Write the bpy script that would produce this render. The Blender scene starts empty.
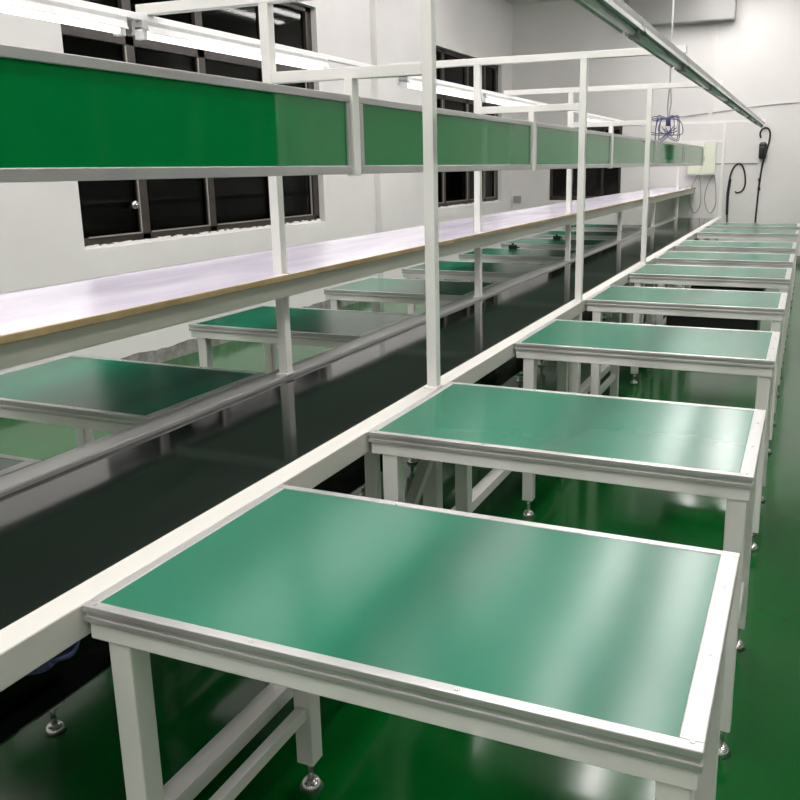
import bpy, bmesh, math, random
from mathutils import Vector, Matrix
random.seed(7)
scn = bpy.context.scene
COL = scn.collection

# ---------------------------------------------------------------- camera
YAW, PITCH, ROLL = 0.3964, -0.2321, -0.0121
cam_data = bpy.data.cameras.new('camera')
cam = bpy.data.objects.new('camera', cam_data)
COL.objects.link(cam)
c, s = math.cos, math.sin
r0 = Vector((c(YAW), s(YAW), 0)); f0 = Vector((-s(YAW), c(YAW), 0)); u0 = Vector((0, 0, 1))
F = f0 * c(PITCH) + u0 * s(PITCH)
U = -f0 * s(PITCH) + u0 * c(PITCH)
R = r0 * c(ROLL) + U * s(ROLL)
U2 = -r0 * s(ROLL) + U * c(ROLL)
m = Matrix((R, U2, -F)).transposed().to_4x4()
m.translation = Vector((1.0667, -2.4567, 1.4433))
cam.matrix_world = m
cam_data.sensor_width = 36
cam_data.lens = 855.43 / 800 * 36
cam_data.shift_x = -(446.13 - 400) / 800
cam_data.shift_y = (369.19 - 400) / 800
cam_data.clip_start = 0.05
scn.camera = cam

# ---------------------------------------------------------------- world, exposure
w = bpy.data.worlds.new('night_sky'); scn.world = w
w.use_nodes = True
w.node_tree.nodes['Background'].inputs[0].default_value = (0.1, 0.085, 0.075, 1)
w.node_tree.nodes['Background'].inputs[1].default_value = 0.3
scn.view_settings.view_transform = 'Standard'
scn.view_settings.look = 'None'
scn.view_settings.gamma = 1
scn.view_settings.use_curve_mapping = False
scn.view_settings.exposure = -0.08
TUBE = 1.5       # glow of the lit tubes on the gantries
CEIL = 30.0       # glow of the ceiling tube lights

# ---------------------------------------------------------------- materials
def principled(name, col, rough=0.5, metal=0.0, spec=0.5, coat=0.0, coat_rough=0.1, emit=None, estr=0.0):
    mt = bpy.data.materials.new(name); mt.use_nodes = True
    b = mt.node_tree.nodes['Principled BSDF']
    b.inputs['Base Color'].default_value = (*col, 1)
    b.inputs['Roughness'].default_value = rough
    b.inputs['Metallic'].default_value = metal
    b.inputs['Specular IOR Level'].default_value = spec
    b.inputs['Coat Weight'].default_value = coat
    b.inputs['Coat Roughness'].default_value = coat_rough
    if emit:
        b.inputs['Emission Color'].default_value = (*emit, 1)
        b.inputs['Emission Strength'].default_value = estr
    return mt

def vary(mt, c1, c2, scale, rough=None, bump=0.0, detail=4, stretch=(1, 1, 1), bscale=None):
    nt = mt.node_tree; b = nt.nodes['Principled BSDF']
    tc = nt.nodes.new('ShaderNodeTexCoord'); mp = nt.nodes.new('ShaderNodeMapping')
    mp.inputs['Scale'].default_value = stretch
    nz = nt.nodes.new('ShaderNodeTexNoise'); nz.inputs['Scale'].default_value = scale; nz.inputs['Detail'].default_value = detail
    rp = nt.nodes.new('ShaderNodeValToRGB')
    rp.color_ramp.elements[0].position = 0.35; rp.color_ramp.elements[1].position = 0.68
    rp.color_ramp.elements[0].color = (*c1, 1); rp.color_ramp.elements[1].color = (*c2, 1)
    L = nt.links.new
    L(tc.outputs['Object'], mp.inputs[0]); L(mp.outputs[0], nz.inputs['Vector'])
    L(nz.outputs['Fac'], rp.inputs[0]); L(rp.outputs[0], b.inputs['Base Color'])
    if rough:
        mr = nt.nodes.new('ShaderNodeMapRange')
        mr.inputs['To Min'].default_value = rough[0]; mr.inputs['To Max'].default_value = rough[1]
        L(nz.outputs['Fac'], mr.inputs[0]); L(mr.outputs[0], b.inputs['Roughness'])
    if bump:
        n2 = nt.nodes.new('ShaderNodeTexNoise'); n2.inputs['Scale'].default_value = bscale or scale * 3
        L(mp.outputs[0], n2.inputs['Vector'])
        bp = nt.nodes.new('ShaderNodeBump'); bp.inputs['Strength'].default_value = bump; bp.inputs['Distance'].default_value = 0.01
        L(n2.outputs['Fac'], bp.inputs['Height']); L(bp.outputs[0], b.inputs['Normal'])
    return mt

M = {}
M['paint'] = vary(principled('white_powder_coat', (.77, .762, .73), .35), (.75, .74, .705), (.79, .782, .75), 3, (.3, .4))
M['alu'] = vary(principled('brushed_aluminium', (.5, .5, .49), .34, .55), (.46, .455, .445), (.53, .525, .515), 5, (.3, .36))
M['rail_paint'] = principled('ivory_rail_paint', (.56, .55, .51), .45)
M['bracket'] = principled('bracket_grey', (.35, .35, .35), .4, .6)
M['table_green'] = vary(principled('green_table_mat', (.0, .2, .12), .2, 0, .36, .0, .14), (.0, .135, .072), (.0, .15, .082), 3, (.19, .24))
M['board_green'] = principled('green_glass_board', (.001, .185, .04), .05, 0, .42, .0, .04)
M['belt'] = vary(principled('black_belt', (.004, .006, .005), .06, 0, 1.0), (.003, .005, .004), (.008, .011, .009), 2, (.05, .08))
M['shelf_white'] = vary(principled('lilac_white_laminate', (.7, .66, .76), .16, 0, .5), (.66, .62, .74), (.76, .72, .8), 3, (.14, .22), stretch=(3, .6, 1))
M['shelf_under'] = principled('grey_backing_sheet', (.45, .45, .44), .5)
M['tan'] = vary(principled('tan_edge_band', (.42, .3, .13), .4), (.36, .26, .11), (.5, .38, .2), 9)
M['fascia'] = principled('pale_olive_beam', (.5, .51, .43), .42)
M['wall'] = vary(principled('white_wall_paint', (.68, .665, .65), .75), (.66, .645, .63), (.70, .685, .67), 1.5, bump=.1, bscale=25)
M['ceil'] = vary(principled('ceiling_paint', (.62, .62, .59), .85), (.6, .6, .57), (.65, .65, .62), 1.0)
M['ceiling_shade'] = principled('ceiling_shadow_grey', (.3, .3, .29), .8)  # flat grey that paints in a soft shadow at the ceiling
M['skirt'] = vary(principled('bare_grey_render', (.2, .19, .18), .8), (.15, .14, .13), (.26, .25, .24), 14, bump=.3)
M['floor'] = vary(principled('green_epoxy_floor', (.0, .11, .02), .12, 0, .35, .1, .08), (.0, .078, .009), (.001, .1, .013), 1.3, (.08, .2), bump=.06, bscale=5)
M['winframe'] = vary(principled('dark_brown_window_frame', (.03, .022, .018), .4), (.02, .015, .013), (.045, .035, .03), 12)
M['sash'] = principled('thin_light_sash_edge', (.35, .32, .28), .4, .3)
M['black'] = principled('black_plastic', (.008, .008, .008), .4)
M['cable_black'] = principled('black_cable', (.01, .01, .01), .5)
M['cable_grey'] = principled('grey_cable', (.3, .3, .3), .5)
M['cable_blue'] = principled('blue_cable', (.05, .055, .16), .45)
M['pale_panel'] = principled('pale_yellow_green_panel', (.72, .76, .6), .3)
M['lamp_grey'] = vary(principled('lamp_housing_grey', (.55, .55, .54), .4, 0), (.46, .46, .455), (.56, .56, .55), 20)
M['lamp_white'] = principled('lamp_housing_white', (.8, .8, .8), .35)
M['ceil_dim'] = principled('dim_ceiling_tube', (.9, .9, .9), .3, emit=(1, .95, .95), estr=CEIL * .4)
M['tube_off'] = principled('unlit_tube', (.62, .63, .62), .15, 0, .6)
M['tube_on'] = principled('lit_tube', (.9, .9, .9), .3, emit=(1, .99, .96), estr=TUBE)
M['ceil_on'] = principled('lit_ceiling_tube', (.9, .9, .9), .3, emit=(1, .95, .945), estr=CEIL)
M['rubber'] = principled('dark_rubber_pad', (.03, .03, .03), .6)
M['steel'] = principled('zinc_steel', (.6, .6, .58), .25, .9)
def glass_mat():
    mt = bpy.data.materials.new('night_window_glass'); mt.use_nodes = True
    nt = mt.node_tree; nt.nodes.clear(); L = nt.links.new
    o = nt.nodes.new('ShaderNodeOutputMaterial'); mx = nt.nodes.new('ShaderNodeMixShader')
    fr = nt.nodes.new('ShaderNodeFresnel'); fr.inputs[0].default_value = 1.45
    t = nt.nodes.new('ShaderNodeBsdfTransparent'); t.inputs[0].default_value = (.5, .5, .5, 1)
    g = nt.nodes.new('ShaderNodeBsdfGlossy'); g.inputs['Roughness'].default_value = .04; g.inputs[0].default_value = (.35, .35, .35, 1)
    L(fr.outputs[0], mx.inputs[0]); L(t.outputs[0], mx.inputs[1]); L(g.outputs[0], mx.inputs[2]); L(mx.outputs[0], o.inputs[0])
    return mt
M['glass'] = glass_mat()

# ---------------------------------------------------------------- mesh helpers
def box(bm, x0, x1, y0, y1, z0, z1, bev=0.0, mi=0):
    x0, x1 = min(x0, x1), max(x0, x1); y0, y1 = min(y0, y1), max(y0, y1); z0, z1 = min(z0, z1), max(z0, z1)
    g = bmesh.ops.create_cube(bm, size=1)
    vs = g['verts']
    for v in vs:
        v.co = Vector(((x0 + x1) / 2 + v.co.x * (x1 - x0), (y0 + y1) / 2 + v.co.y * (y1 - y0), (z0 + z1) / 2 + v.co.z * (z1 - z0)))
    fs = set(f for v in vs for f in v.link_faces)
    for f in fs: f.material_index = mi
    if bev:
        es = list(set(e for v in vs for e in v.link_edges))
        r = bmesh.ops.bevel(bm, geom=es, offset=bev, segments=2, affect='EDGES', profile=.5)
        for f in r['faces']: f.material_index = mi

def bar(bm, a, b, w, h, bev=0.002):
    a, b = Vector(a), Vector(b); d = b - a; L = d.length
    q = d.to_track_quat('Z', 'Y').to_matrix().to_4x4(); q.translation = (a + b) / 2
    g = bmesh.ops.create_cube(bm, size=1); vs = g['verts']
    for v in vs: v.co = q @ Vector((v.co.x * w, v.co.y * h, v.co.z * L))
    if bev:
        bmesh.ops.bevel(bm, geom=list(set(e for v in vs for e in v.link_edges)), offset=bev, segments=2, affect='EDGES', profile=.5)

def cyl(bm, a, b, r, n=14, r2=None):
    a, b = Vector(a), Vector(b); d = b - a
    q = d.to_track_quat('Z', 'Y').to_matrix().to_4x4(); q.translation = (a + b) / 2
    bmesh.ops.create_cone(bm, cap_ends=True, segments=n, radius1=r, radius2=r if r2 is None else r2, depth=d.length, matrix=q)

def smooth_path(pts, n=6):
    P = [Vector(p) for p in pts]; out = []
    for i in range(len(P) - 1):
        p0 = P[max(i - 1, 0)]; p1 = P[i]; p2 = P[i + 1]; p3 = P[min(i + 2, len(P) - 1)]
        for k in range(n):
            t = k / n
            out.append(.5 * ((2 * p1) + (-p0 + p2) * t + (2 * p0 - 5 * p1 + 4 * p2 - p3) * t * t + (-p0 + 3 * p1 - 3 * p2 + p3) * t ** 3))
    out.append(P[-1]); return out

def tube(bm, pts, r, n=8, smooth=6):
    P = smooth_path(pts, smooth) if smooth else [Vector(p) for p in pts]
    rings = []; ref = Vector((.3, .2, 1)).normalized()
    for i, p in enumerate(P):
        d = (P[min(i + 1, len(P) - 1)] - P[max(i - 1, 0)]).normalized()
        a = d.cross(ref)
        if a.length < .05: a = d.cross(Vector((1, 0, 0)))
        a.normalize(); b = d.cross(a)
        rings.append([bm.verts.new(p + (a * math.cos(2 * math.pi * k / n) + b * math.sin(2 * math.pi * k / n)) * r) for k in range(n)])
    for i in range(len(rings) - 1):
        for k in range(n):
            bm.faces.new((rings[i][k], rings[i][(k + 1) % n], rings[i + 1][(k + 1) % n], rings[i + 1][k]))
    bm.faces.new(rings[0][::-1]); bm.faces.new(rings[-1])

def obj(name, bm, mats, parent=None, smooth=False, loc=None):
    bmesh.ops.recalc_face_normals(bm, faces=bm.faces[:])
    me = bpy.data.meshes.new(name); bm.to_mesh(me); bm.free()
    for mm in (mats if isinstance(mats, (list, tuple)) else [mats]): me.materials.append(M[mm] if isinstance(mm, str) else mm)
    if smooth:
        for p in me.polygons: p.use_smooth = True
    o = bpy.data.objects.new(name, me); COL.objects.link(o)
    if parent: o.parent = parent
    if loc: o.location = loc
    return o

def B(): return bmesh.new()

def thing(name, label, cat, loc=(0, 0, 0), group=None):
    o = bpy.data.objects.new(name, None); COL.objects.link(o); o.empty_display_size = .1
    o.location = loc; o['label'] = label; o['category'] = cat
    if group: o['group'] = group
    return o

def tag(o, label, cat, group=None):
    o['label'] = label; o['category'] = cat
    if group: o['group'] = group
    return o

def structure(name, bm, mats, parent=None):
    o = obj(name, bm, mats, parent)
    if not parent: o['kind'] = 'structure'
    return o

def dup(root, loc, label):
    r = root.copy(); COL.objects.link(r); r.location = loc; r['label'] = label
    for ch in list(root.children):
        cc = ch.copy(); COL.objects.link(cc); cc.parent = r
        for g in list(ch.children):
            d = g.copy(); COL.objects.link(d); d.parent = cc
    return r

# ---------------------------------------------------------------- dimensions (metres)
WX, EX, RX, BY, H = -3.45, 11.2, 5.0, -5.0, 3.9      # left wall, end wall, right wall, back wall, ceiling
G = 1.9135                                            # gantry pitch
XF, XD, XE, XL = -0.565, -0.2678, 0.484, -1.07        # far post, board, right and left beam ends
ZT, ZL, TOP = 1.9685, 1.7276, 0.75

# ================================================================ SETTING
bm = B(); box(bm, WX - .3, RX + .3, BY - .3, EX + .3, -.1, 0); structure('floor', bm, 'floor')
bm = B(); box(bm, WX - .3, RX + .3, BY - .3, EX + .3, H, H + .1); structure('ceiling', bm, 'ceil')

def wall_x(name, x0, x1, ya, yb, holes):
    bm = B(); y = ya
    for (h0, h1, z0, z1) in holes:
        box(bm, x0, x1, y, h0, 0, H)
        box(bm, x0, x1, h0, h1, 0, z0); box(bm, x0, x1, h0, h1, z1, H); y = h1
    box(bm, x0, x1, y, yb, 0, H)
    return structure(name, bm, 'wall')
W1 = (2.0, 5.2, .92, 2.95); W2 = (7.72, 10.7, .90, 2.95)
wall_x('wall_left', WX - .24, WX, BY - .24, EX + .24, [W1, W2])
WR = (-3.0, 7.9, .9, 2.9)
wall_x('wall_right', RX, RX + .24, BY - .24, EX + .24, [WR])
bm = B(); box(bm, WX, RX, BY - .24, BY, 0, H); structure('wall_back', bm, 'wall')
E1 = (-2.82, -1.66, .90, 2.03)
bm = B()
box(bm, WX, E1[0], EX, EX + .24, 0, H); box(bm, E1[1], RX, EX, EX + .24, 0, H)
box(bm, E1[0], E1[1], EX, EX + .24, 0, E1[2]); box(bm, E1[0], E1[1], EX, EX + .24, E1[3], H)
structure('wall_end', bm, 'wall')

# column, ceiling beam, and a grey block in place of soft shade
bm = B(); box(bm, WX, WX + .07, 6.33, 6.8, 0, H); structure('trim_1', bm, 'wall')
bm = B(); box(bm, WX, RX, 6.4, 6.8, 3.5, H, .01); structure('trim_2', bm, 'ceil')
bm = B(); box(bm, -1.6, -.09, 10.95, EX, 3.42, H, .02); structure('ceiling_shade_block', bm, 'ceiling_shade')  # darker block painted as the soft shadow above the end wall
bm = B(); box(bm, -.40, -.34, EX - .03, EX, 1.44, 3.4); structure('trim_4', bm, 'wall')

# grey unpainted strip at the foot of the left wall with a ragged paint edge
bm = B()
ys = [BY + i * (EX - BY) / 260 for i in range(261)]
tops = [.115 + random.uniform(-.008, .008) + .006 * math.sin(i * .7) for i in range(261)]
for i in range(260):
    a = [bm.verts.new((WX + .006, ys[i], 0)), bm.verts.new((WX + .006, ys[i + 1], 0)), bm.verts.new((WX + .006, ys[i + 1], tops[i + 1])), bm.verts.new((WX + .006, ys[i], tops[i]))]
    b = [bm.verts.new((WX - .002, v.co.y, v.co.z)) for v in a]
    bm.faces.new(a); bm.faces.new((a[3], a[2], b[2], b[3]))
bmesh.ops.remove_doubles(bm, verts=bm.verts[:], dist=1e-5)
structure('baseboard_left', bm, 'skirt')
bm = B(); box(bm, WX + .01, RX - .01, EX - .012, EX, 0, .11, .002); structure('baseboard_end', bm, 'skirt')

# windows ---------------------------------------------------------
def window_left(name, ya, yb, z0, z1, x, xin, bars, transom, knob_y=None):
    """xin: direction into the wall (-1 left wall, +1 right wall)"""
    f = .05; bm = B(); xa, xb = x + xin * .06, x + xin * .12
    box(bm, xa, xb, ya, yb, z0, z0 + .07, .004); box(bm, xa, xb, ya, yb, z1 - f, z1, .004)
    box(bm, xa, xb, ya, ya + f, z0, z1, .004); box(bm, xa, xb, yb - .1, yb, z0, z1, .004)
    for yy in bars: box(bm, xa, xb, yy - .045, yy + .045, z0, z1, .004)
    box(bm, xa, xb, ya, yb, transom - .035, transom + .035, .004)
    o = structure(name, bm, 'winframe')
    bm = B(); edges = [ya + f] + list(bars) + [yb - .1]
    for i in range(len(edges) - 1):
        e0, e1 = edges[i] + .05, edges[i + 1] - .05
        box(bm, x + xin * .05, x + xin * .062, e1 - .012, e1, z0 + .07, transom - .04)
        box(bm, x + xin * .05, x + xin * .062, e0, e1, z0 + .07, z0 + .08)
    obj('window_sash', bm, 'sash', o)
    bm = B(); box(bm, x + xin * .09, x + xin * .095, ya + .02, yb - .02, z0 + .02, z1 - .02); obj('window_pane', bm, 'glass', o)
    if knob_y:
        bm = B(); cyl(bm, (x + xin * .06, knob_y, 1.2), (x + xin * .03, knob_y, 1.2), .028, 18); cyl(bm, (x + xin * .03, knob_y, 1.2), (x + xin * .01, knob_y, 1.2), .018, 18, .01)
        obj('window_latch', bm, 'steel', o, True)
    # ragged white filler below the frame
    bm = B(); n = 90
    for i in range(n):
        y0 = ya + (yb - ya) * i / n; y1 = ya + (yb - ya) * (i + 1) / n
        h0 = .012 + .018 * random.random()
        box(bm, x + xin * .045, x + xin * .062, y0, y1, z0, z0 + h0)
    obj('sill_filler', bm, 'wall', o)
    return o
window_left('window_1', *W1, WX, -1, [2.68, 3.48, 4.4], 2.35, 2.56)
window_left('window_2', *W2, WX, -1, [8.5, 9.4, 10.1], 2.35)
window_left('window_4', *WR, RX, 1, [-1.5, 0, 1.5, 3, 4.5, 6, 7.2], 2.35)
bm = B(); f = .05
ya, yb = EX + .06, EX + .12
box(bm, E1[0], E1[1], ya, yb, E1[2], E1[2] + .06, .004); box(bm, E1[0], E1[1], ya, yb, E1[3] - f, E1[3], .004)
box(bm, E1[0], E1[0] + f, ya, yb, E1[2], E1[3], .004); box(bm, E1[1] - f, E1[1], ya, yb, E1[2], E1[3], .004)
box(bm, -2.5, -2.44, ya, yb, E1[2], E1[3], .004); box(bm, -1.98, -1.95, ya, yb, E1[2], E1[3], .004)
o = structure('window_3', bm, 'winframe')
bm = B(); box(bm, E1[0] + .02, E1[1] - .02, EX + .09, EX + .095, E1[2] + .02, E1[3] - .02); obj('window_pane', bm, 'glass', o)

# ceiling lights above the frame (rows throwing the table-top glare, plus units added to brighten walls)
def ceiling_light(x, y, label, mat, first={}):
    if mat in first: return dup(first[mat], (x, y, H), label)
    t = thing('ceiling_light', label, 'ceiling light', (x, y, H), 'strip lights on the ceiling')
    bm = B(); box(bm, -.09, .09, -.62, .62, -.05, 0, .006)
    obj('housing', bm, 'lamp_white', t)
    bm = B(); box(bm, -.08, .08, -.6, .6, -.075, -.05, .01); obj('diffuser', bm, mat, t)
    first[mat] = t; return t
LIGHT_ROWS = [(-.3, 'over the belt', 'ceil_on'), (-1.5, 'over the left-hand tables', 'ceil_dim'), (.3, 'over the right-hand tables', 'ceil_on'), (2.6, 'over the right aisle', 'ceil_on'), (-2.9, 'added by the window wall to brighten it', 'ceil_dim')]  # last row is added, unseen, to lift the left wall
for x, where, mat in LIGHT_ROWS:
    for k, y in enumerate((-3.6, -2.0, -.4, 1.2, 2.8, 4.4, 5.75, 7.5, 8.8, 10.08)):  # the two farthest positions are added to brighten the end wall
        if k > 7 and x < -1: continue
        nm = ['rearmost', 'second from the back wall', 'third from the back wall', 'fourth from the back wall', 'fifth from the back wall', 'sixth from the back wall', 'just before the ceiling beam', 'just beyond the ceiling beam', 'last but one before the end wall, added to brighten it', 'nearest to the end wall, added to brighten it'][k]
        ceiling_light(x, y, 'white strip ceiling light %s, %s' % (where, nm), mat)

# ================================================================ CONVEYOR
cv = thing('belt_conveyor', 'long belt conveyor with glossy black belt between white side rails', 'conveyor', (0, 0, 0))
YA, YB = -2.2, 9.62
bm = B(); box(bm, -.045, .014, YA, YB, .69, TOP, .003); obj('near_rail', bm, 'rail_paint', cv)
bm = B(); box(bm, -.63, -.552, YA, YB, .69, TOP, .003); box(bm, -.556, -.55, YA, YB, .70, .745)
o = obj('far_rail', bm, 'alu', cv)
bm = B(); box(bm, -.55, -.047, YA, YB, .722, .736); box(bm, -.55, -.047, YA, YB, .56, .564); obj('belt', bm, 'belt', cv)
for yy in (YA + .04, YB - .04):
    bm = B(); cyl(bm, (-.55, yy, .65), (-.05, yy, .65), .06, 24); obj('end_roller', bm, 'steel', cv, True)
y = YA + .5
while y < YB - .2:
    bm = B(); cyl(bm, (-.55, y, .535), (-.05, y, .535), .025, 14); obj('return_roller', bm, 'steel', cv, True); y += .95
for n in range(0, 7):
    y = (n - 1) * G
    if n == 6: y -= .02
    for xx in (-.0155, -.592):
        bm = B(); box(bm, xx - .026, xx + .026, y - .026, y + .026, .075, .69, .003); lg = obj('leg', bm, 'paint', cv)
        bm = B(); cyl(bm, (xx, y, .02), (xx, y, .09), .008, 10); cyl(bm, (xx, y, 0), (xx, y, .02), .034, 18, .02); obj('levelling_foot', bm, 'steel', lg, True)
    bm = B(); box(bm, -.566, -.0415, y - .02, y + .02, .2, .24, .002); obj('cross_member', bm, 'paint', cv)
    if n in (1, 3):
        bm = B(); bar(bm, (-.0155, y - .03, .52), (-.0155, y - .42, .22), .03, .03); bar(bm, (-.0155, y - .42, .22), (-.0155, y - .42, .69), .03, .03); obj('brace', bm, 'paint', cv)
for xa, xb in ((-.04, .009), (-.617, -.566)):
    bm = B(); box(bm, xa, xb, YA + .1, YB - .05, .2, .24, .002); obj('lower_stringer', bm, 'paint', cv)

# ================================================================ GANTRIES
def gantry(y, label):
    t = thing('gantry_frame', label, 'frame', (0, y, TOP), 'goalpost frames over the conveyor')
    hw = .017; z = lambda v: v - TOP
    bm = B(); box(bm, -.005 - hw, -.005 + hw, -hw, hw, 0, z(ZT) - .017, .002); obj('near_post', bm, 'paint', t)
    bm = B(); box(bm, XF - hw, XF + hw, -hw, hw, 0, z(ZT) - .017, .002); obj('far_post', bm, 'paint', t)
    bm = B(); box(bm, XL, XE, -hw, hw, z(ZT) - .017, z(ZT) + .017, .002); obj('top_beam', bm, 'paint', t)
    bm = B(); box(bm, XF + hw, -.005 - hw, -hw + .001, hw - .001, z(ZL) - .017, z(ZL) + .017, .002); obj('crossbar', bm, 'paint', t)
    bm = B(); box(bm, XD - .014, XD + .014, -.022, .022, z(1.42), z(ZL) - .017, .002); obj('board_hanger', bm, 'paint', t)
    for xx in (-.005, XF):
        bm = B(); box(bm, xx - .023, xx + .02, -.026, .026, 0, .006); obj('foot_plate', bm, 'paint', t)
    return t
gl = {1: 'white goalpost frame nearest the camera, its post rising out of the picture top',
      2: 'white goalpost frame second from the camera, between third and fourth right tables',
      3: 'white goalpost frame third from the camera, slender post right of centre',
      6: 'farthest white goalpost frame, close to the end wall'}
g0 = gantry(0, gl[1])
for n in (2, 3, 6): dup(g0, (0, (n - 1) * G - (.01 if n == 6 else 0), TOP), gl[n])
for n, lb in ((4, 'short grey post under the shelf, nearer of the pair before the last frame'), (5, 'short grey post under the shelf, nearest to the last frame')):
    y = (n - 1) * G
    bm = B(); box(bm, -.017, .017, -.017, .017, 0, 1.026 - TOP, .002); box(bm, -.024, .024, -.024, .024, 0, .006)
    tag(obj('shelf_post', bm, 'paint', loc=(XF, y, TOP)), lb, 'post', 'short posts under the shelf')

# ================================================================ SHELF
sh = thing('long_shelf', 'long lilac-white shelf with tan front edge running beside the belt', 'shelf', (-.8, 3.7, 1.03))
SY0, SY1 = -2.1, 11.15
off = Vector((-.8, 3.7, 1.03))
def sb(bm, x0, x1, y0, y1, z0, z1, bev=0): box(bm, x0 - off.x, x1 - off.x, y0 - off.y, y1 - off.y, z0 - off.z, z1 - off.z, bev)
XS = XF + .0175 + .004
posts = [(n - 1) * G for n in (1, 2, 3)] + [5 * G - .01]
bm = B(); y = SY0
for p in posts:      # the board is notched round each far post
    sb(bm, -1.07, XS + .022, y, p - .0175, 1.087, 1.1); sb(bm, -1.07, XF - .018, p - .0175, p + .0175, 1.087, 1.1); y = p + .0175
sb(bm, -1.07, XS + .022, y, SY1, 1.087, 1.1); obj('shelf_top', bm, 'shelf_white', sh)
bm = B(); y = SY0
for p in posts:
    sb(bm, -1.068, XS, y, p - .0175, 1.079, 1.087); sb(bm, -1.068, XF - .018, p - .0175, p + .0175, 1.079, 1.087); y = p + .0175
sb(bm, -1.068, XS, y, SY1, 1.079, 1.087); obj('backing_sheet', bm, 'shelf_under', sh)
bm = B(); sb(bm, XS + .022, XS + .030, SY0, SY1, 1.0805, 1.1015, .003); obj('edge_band', bm, 'tan', sh)
bm = B(); sb(bm, XS, XS + .022, SY0, SY1, 1.026, 1.0865, .002); obj('front_beam', bm, 'fascia', sh)
bm = B(); sb(bm, -1.085, -1.07, SY0, SY1, 1.06, 1.103, .002); obj('rear_rail', bm, 'bracket', sh)
for p in posts + [3 * G, 4 * G]:
    bm = B(); sb(bm, -1.07, XF - .0175, p - .012, p + .012, 1.05, 1.079, .002); obj('support_arm', bm, 'paint', sh)

# ================================================================ GREEN BOARDS
def board(y0, y1, label, first=[None]):
    L = y1 - y0
    t = thing('green_board', label, 'board', (XD, y0, 1.425), 'green glass boards hung over the belt')
    z1 = .237; fr = .022; d = .011
    bm = B(); box(bm, -d, d, 0, L, 0, .026, .002); box(bm, -d, d, 0, L, z1 - fr, z1, .002)
    box(bm, -d, d, 0, fr, .026, z1 - fr, .002); box(bm, -d, d, L - fr, L, .026, z1 - fr, .002)
    o = obj('board_frame', bm, 'alu', t)
    bm = B(); box(bm, -.004, .004, fr, L - fr, .026, z1 - fr); obj('board_panel', bm, 'board_green', t)
    return t
bl = ['long green board nearest the camera, cut off by the left edge',
      'green board crossing behind the nearest tall post, second from the camera',
      'green board third from the camera, between second and third frame',
      'green board fourth from the camera, just past the third frame',
      'small far green board fifth from the camera, behind hanging cables',
      'farthest green board, ending at the last frame']
for n in range(0, 6):
    board((n - 1) * G + .03, n * G - .03 - (.01 if n == 5 else 0), bl[n])

# ================================================================ LIGHT ROWS ON THE GANTRIES
def gantry_lamp(x, y0, z, on, label, L=1.2):
    t = thing('tube_light', label, 'tube light', (x, y0, z), 'lit tube lights on the left row' if on else 'unlit tube lights on the right row')
    bm = B(); box(bm, -.028, .028, 0, L, -.03, 0, .003)
    # flared reflector wings
    for sgn in (-1, 1):
        v = [bm.verts.new(p) for p in ((sgn * .026, .01, -.014), (sgn * .026, L - .01, -.014), (sgn * .04, L - .01, -.042), (sgn * .04, .01, -.042))]
        v2 = [bm.verts.new(q.co + Vector((0, 0, .002))) for q in v]
        bm.faces.new(v); bm.faces.new(v2[::-1])
        for i in range(4): bm.faces.new((v[i], v2[i], v2[(i + 1) % 4], v[(i + 1) % 4]))
    obj('housing', bm, 'lamp_grey', t)
    bm = B(); cyl(bm, (0, .02, -.042), (0, L - .02, -.042), .0135, 16); obj('tube', bm, 'tube_on' if on else 'tube_off', t, True)
    for ya in (0, L - .02):
        bm = B(); box(bm, -.018, .018, ya, ya + .02, -.06, -.02, .002); obj('end_cap', bm, 'lamp_white' if on else 'bracket', t)
    return t
ZRL, ZRR = 1.93, 1.951
tag(obj('light_rail', (lambda b: (box(b, XL + .02, XL + .05, -2.0, 9.6, ZRL - .001, ZRL + .02, .002), b)[1])(B()), 'lamp_white'),
    'thin white rail carrying the left row of lit tubes', 'light rail')
xl = XL + .035
for y0, lb in ((-1.33, 'lit tube light at the top left corner of the picture'), (-.05, 'lit tube light crossing behind the first far post'),
               (2.0, 'lit tube light passing behind the nearest tall post'), (3.26, 'lit tube light beside the second far post, right of the nearest tall post'), (6.1, 'small far lit tube light beyond the third frame')):
    gantry_lamp(xl, y0, ZRL - .001, True, lb)
tag(obj('light_rail', (lambda b: (box(b, .425, .475, -2.0, 9.75, ZRR - .001 - .012, ZRR - .001, .002), b)[1])(B()), 'lamp_grey'),
    'dark grey rail carrying the right row of unlit tubes', 'light rail')
rn = ['nearest the camera, beyond the picture top', 'entering at the picture top', 'second from the top, by the second frame', 'third visible from the top', 'fourth from the top, by the third frame', 'fifth visible from the top', 'sixth visible from the top', 'second from the far end', 'at the far end above the black cable']
f0 = None
for k in range(9):
    y0 = -1.65 + 1.225 * k
    lb = 'grey unlit tube light of right row, ' + rn[k]
    if f0 is None: f0 = gantry_lamp(.45, y0, ZRR - .013, False, lb)
    else: dup(f0, (.45, y0, ZRR - .013), lb)

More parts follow.
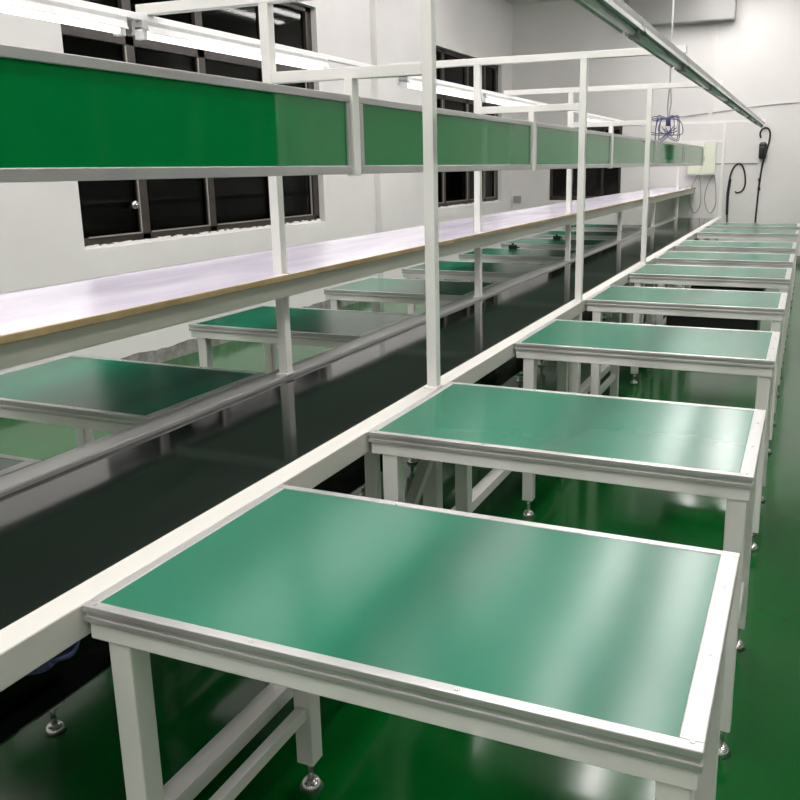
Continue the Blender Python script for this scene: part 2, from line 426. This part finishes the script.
# ================================================================ TABLES
def make_table(W, D, label, loc, name='work_table', group='green-topped work tables right of the belt', top='table_green'):
    t = thing(name, label, 'table', (loc[0], loc[1], 0), group)
    z = TOP; fw = .019; fr = .032
    # grooved aluminium rim
    bm = B()
    for (x0, x1, y0, y1) in ((0, W, 0, fw), (0, W, D - fw, D), (0, fw, fw, D - fw), (W - fr, W, fw, D - fw)):
        box(bm, x0, x1, y0, y1, z - .011, z, .0015)
        box(bm, x0 + .003, x1 - .003, y0 + .003, y1 - .003, z - .019, z - .011)
        box(bm, x0, x1, y0, y1, z - .03, z - .019, .0015)
    rim = obj('rim', bm, 'alu', t)
    for (x, y) in ((W * .33, fw / 2), (W * .67, fw / 2), (.02, fw / 2), (W - .015, D * .38), (W - .015, D * .75), (W - .015, .015), (W * .3, D - .015), (W * .7, D - .015)):
        bm = B(); cyl(bm, (x, y, z - .002), (x, y, z + .0012), .0032, 10); obj('screw', bm, 'steel', rim)
    bm = B(); box(bm, fw, W - fr, fw, D - fw, z - .018, z - .0015); obj('table_top', bm, top, t)
    bm = B(); i = .006
    for (x0, x1, y0, y1) in ((i, W - i, i, i + .03), (i, W - i, D - i - .03, D - i), (i, i + .03, i + .03, D - i - .03), (W - i - .03, W - i, i + .03, D - i - .03)):
        box(bm, x0, x1, y0, y1, z - .062, z - .03, .002)
    obj('apron', bm, 'paint', t)
    q = .045
    for (x, y) in ((.035, .012), (W - .012 - q, .012), (.035, D - .012 - q), (W - .012 - q, D - .012 - q)):
        bm = B(); box(bm, x, x + q, y, y + q, .075, z - .062, .003); lg = obj('leg', bm, 'paint', t)
        bm = B(); cx_, cy_ = x + q / 2, y + q / 2
        cyl(bm, (cx_, cy_, .02), (cx_, cy_, .085), .008, 10); cyl(bm, (cx_, cy_, 0), (cx_, cy_, .02), .03, 18, .018); cyl(bm, (cx_, cy_, .066), (cx_, cy_, .074), .014, 6)
        obj('levelling_foot', bm, 'steel', lg, True)
    for xa, xb in ((.045, .07), (W - .047, W - .022)):
        bm = B(); box(bm, xa, xb, .012 + q, D - .012 - q, .2, .23, .002); obj('side_stretcher', bm, 'paint', t)
    return t
D = .59
tl = ['large green-topped work table in the foreground, nearest the camera', 'green-topped work table right behind the foreground one',
      'third green-topped work table from the camera, before the second tall post', 'fourth green-topped work table on the right, black box hanging beneath',
      'fifth green-topped work table on the right side', 'sixth green-topped work table on the right side', 'seventh green-topped work table on the right side',
      'second farthest green-topped work table on the right', 'farthest green-topped work table on the right, near the end wall']
tys = [-1.509, -.501, .765, 1.98, 3.17, 4.18, 5.26, 6.85, 7.92]
t0 = make_table(.985, D, tl[0], (.0165, tys[0]))
for y, lb in list(zip(tys, tl))[1:]: dup(t0, (.0165, y, 0), lb)
ll = ['dark green-topped table at the left edge, only a corner showing', 'green-topped table left of the belt, largest of the left row', 'green-topped table left of the belt with the first far post before it',
      'third green-topped table of the left row, seen under the shelf', 'fourth green-topped table of the left row, left of the second far post', 'fifth green-topped table of the left row', 'sixth green-topped table of the left row',
      'second farthest green-topped table of the left row', 'farthest green-topped table of the left row']
lys = [-1.58, -.605, .68, 1.90, 2.97, 4.05, 5.1, 6.15, 7.3]
u0 = None
for y, lb in zip(lys, ll):
    if u0 is None:
        u0 = make_table(.90, D, lb, (-1.535, y), group='green-topped work tables left of the belt')
    else: dup(u0, (-1.535, y, 0), lb)

# black boxes hung under tables, small black clamps
def under_box(x0, x1, y0, z0, label):
    bm = B(); box(bm, 0, x1 - x0, 0, .3, 0, .687 - z0, .02)
    box(bm, .05, x1 - x0 - .05, -.006, 0, .03, .06, .003)
    return tag(obj('control_box', bm, 'black', loc=(x0, y0, z0)), label, 'box', 'black boxes under the tables')
under_box(.42, .88, 2.1, .5, 'black box hanging beneath the fourth right table')
under_box(.40, .85, 3.28, .5, 'black box hanging beneath the fifth right table')

def clamp(x, y, z, label):
    bm = B(); box(bm, -.035, .035, -.02, .02, 0, .035, .004); cyl(bm, (0, 0, .035), (0, 0, .05), .012, 12); box(bm, .035, .06, -.008, .008, .01, .02)
    return tag(obj('black_clamp', bm, 'black', loc=(x, y, z)), label, 'clamp', 'small black clamps')
clamp(-1.25, 4.60, TOP, 'small black clamp under the shelf, left of the second tall post')
clamp(-1.15, 5.65, TOP, 'small black clamp under the shelf, beside the second tall post')

def cable_socket(x, y, label):
    bm = B(); box(bm, 0, .05, -.03, .03, 0, .05, .005); cyl(bm, (.05, 0, .025), (.056, 0, .025), .015, 14)
    return tag(obj('socket_box', bm, 'black', loc=(x, y, .64)), label, 'socket', 'black sockets on the near rail')
cable_socket(.0142, 4.95, 'black socket on the rail between sixth and seventh right tables')
cable_socket(.0142, 6.6, 'black socket on the rail beyond the seventh right table')

bm = B()
for k in range(4):
    tube(bm, [(-.02 + .008 * k, -1.60 + .01 * k, .672), (-.01, -1.57, .665 + .004 * k), (-.015 + .006 * k, -1.53, .67), (-.01, -1.5, .685)], .005)
tag(obj('cable_bundle', bm, 'cable_blue', None, True), 'small blue cable bundle under the rail by the foreground table corner', 'cable')

# ================================================================ END WALL THINGS
yw = EX - .012
bm = B()
tube(bm, [(.36, yw, 1.80), (.345, yw, 1.86), (.37, yw, 1.925), (.43, yw, 1.94), (.475, yw, 1.89), (.48, yw, 1.78), (.45, yw, 1.62), (.41, yw, 1.45), (.39, yw, 1.25), (.375, yw, 1.02), (.355, yw, .35)], .013)
tube(bm, [(.44, yw - .02, 1.62), (.42, yw - .02, 1.5), (.40, yw, 1.4)], .014)
for z in (1.18, 1.05): cyl(bm, (.382, yw, z), (.380, yw, z + .05), .02, 10)
hc = thing('hanging_cable', 'black cable with looped top and plug box hanging down the end wall', 'cable', (.39, EX, .7))
def rel(o, p):
    o.parent = p; o.location = -p.location; return o
rel(obj('cable', bm, 'cable_black', None, True), hc)
bm = B(); box(bm, .345, .45, EX - .09, EX, 1.50, 1.74, .03); box(bm, .36, .43, EX - .12, EX - .05, 1.55, 1.68, .02)
rel(obj('plug_box', bm, 'black'), hc)
bm = B()
tube(bm, [(-.03, yw, .5), (-.05, yw, .8), (-.05, yw, 1.1), (-.02, yw, 1.32), (.05, yw, 1.43), (.12, yw, 1.42), (.17, yw, 1.3), (.185, yw, 1.15), (.15, yw, 1.05), (.08, yw, 1.02), (.05, yw, 1.04)], .012)
tube(bm, [(-.045, yw - .02, .7), (-.05, yw - .02, 1.0), (-.03, yw - .02, 1.22)], .02)
tag(obj('coiled_cable', bm, 'cable_black', None, True), 'thick black cable curling in an arc on the end wall', 'cable')
bm = B(); tube(bm, [(-.34, yw, 1.44), (.0, yw, 1.445), (.34, yw, 1.44)], .006, smooth=0)
tag(obj('wall_conduit', bm, 'cable_grey', None, True), 'thin horizontal grey conduit on the end wall at board height', 'conduit')
bm = B(); tube(bm, [(-1.2, yw, 2.09), (-.3, yw, 2.18), (.7, yw, 2.27), (2.5, yw, 2.3)], .006)
tag(obj('wall_wire', bm, 'cable_grey', None, True), 'thin wire running across the end wall above the last frame', 'wire')
t = thing('wall_cabinet', 'pale yellow-green wall cabinet on the end wall behind the last frame', 'cabinet', (-.45, EX, 1.28))
bm = B(); box(bm, -.2, .2, -.1, 0, 0, .47, .006); obj('body', bm, 'paint', t)
bm = B(); box(bm, -.185, .0, -.112, -.1, .02, .45, .004); d1 = obj('door', bm, 'pale_panel', t)
bm = B(); box(bm, -.03, -.02, -.125, -.112, .2, .28, .002); obj('handle', bm, 'bracket', d1)
bm = B(); box(bm, .02, .185, -.112, -.1, .02, .45, .004); d2 = obj('door', bm, 'pale_panel', t)
bm = B(); box(bm, .035, .045, -.125, -.112, .2, .28, .002); obj('handle', bm, 'bracket', d2)
bm = B(); box(bm, -3.40, -3.28, EX - .05, EX, .85, .97, .006); box(bm, -3.37, -3.31, EX - .056, EX - .05, .88, .94, .002)
tag(obj('wall_socket', bm, 'bracket'), 'small grey wall socket in the far left corner', 'socket')

# hanging rod with knotted blue cables over the belt
bm = B(); cyl(bm, (-.2, 6.0, 2.12), (-.2, 6.0, H), .008, 10)
tag(obj('hanging_rod', bm, 'paint', None, True), 'thin white rod hanging from the ceiling above the belt', 'rod')
ct = thing('cable_tangle', 'tangle of dark blue cables hanging from the thin rod over the belt', 'cable', (-.2, 6.0, 1.7))
bm = B()
tube(bm, [(-.2, 6.0, 2.13), (-.21, 6.01, 1.98), (-.205, 6.0, 1.9), (-.2, 6.0, 1.8)], .007)
tube(bm, [(-.19, 6.02, 2.13), (-.18, 6.0, 2.0), (-.19, 6.0, 1.9), (-.2, 6.0, 1.8)], .006)
rel(obj('supply_cable', bm, 'cable_grey', None, True), ct)
bm = B()
for k in range(12):
    a = random.uniform(-.15, .15); b = random.uniform(-.12, .12); cc = random.uniform(-.01, .07); dz = random.uniform(.02, .14)
    tube(bm, [(-.2, 6, 1.85), (-.2 + a * .6, 6 + b, 1.84 + cc * .6), (-.2 + a, 6 + b, 1.80 + cc), (-.2 + a * 1.1, 6 + b, 1.80 - dz), (-.2 + a * .3, 6 - b, 1.76 - dz * .6), (-.2 - a * .5, 6 - b, 1.72 + cc)], .004, n=6)
cyl(bm, (-.2, 6, 1.79), (-.2, 6, 1.87), .02, 12)
rel(obj('coil', bm, 'cable_blue', None, True), ct)
for k, (x0, lb) in enumerate(((-.50, 'thin grey cable loop hanging low near the end wall, left one'), (-.28, 'thin grey cable loop hanging low near the end wall, right one'))):
    bm = B(); tube(bm, [(x0, yw, 1.28), (x0 - .08, yw, 1.1), (x0 - .1, yw, .9), (x0 - .02, yw, .72), (x0 + .06, yw, .85), (x0 + .05, yw, 1.1), (x0 + .02, yw, 1.28)], .005)
    tag(obj('thin_cable', bm, 'cable_grey', None, True), lb, 'cable')
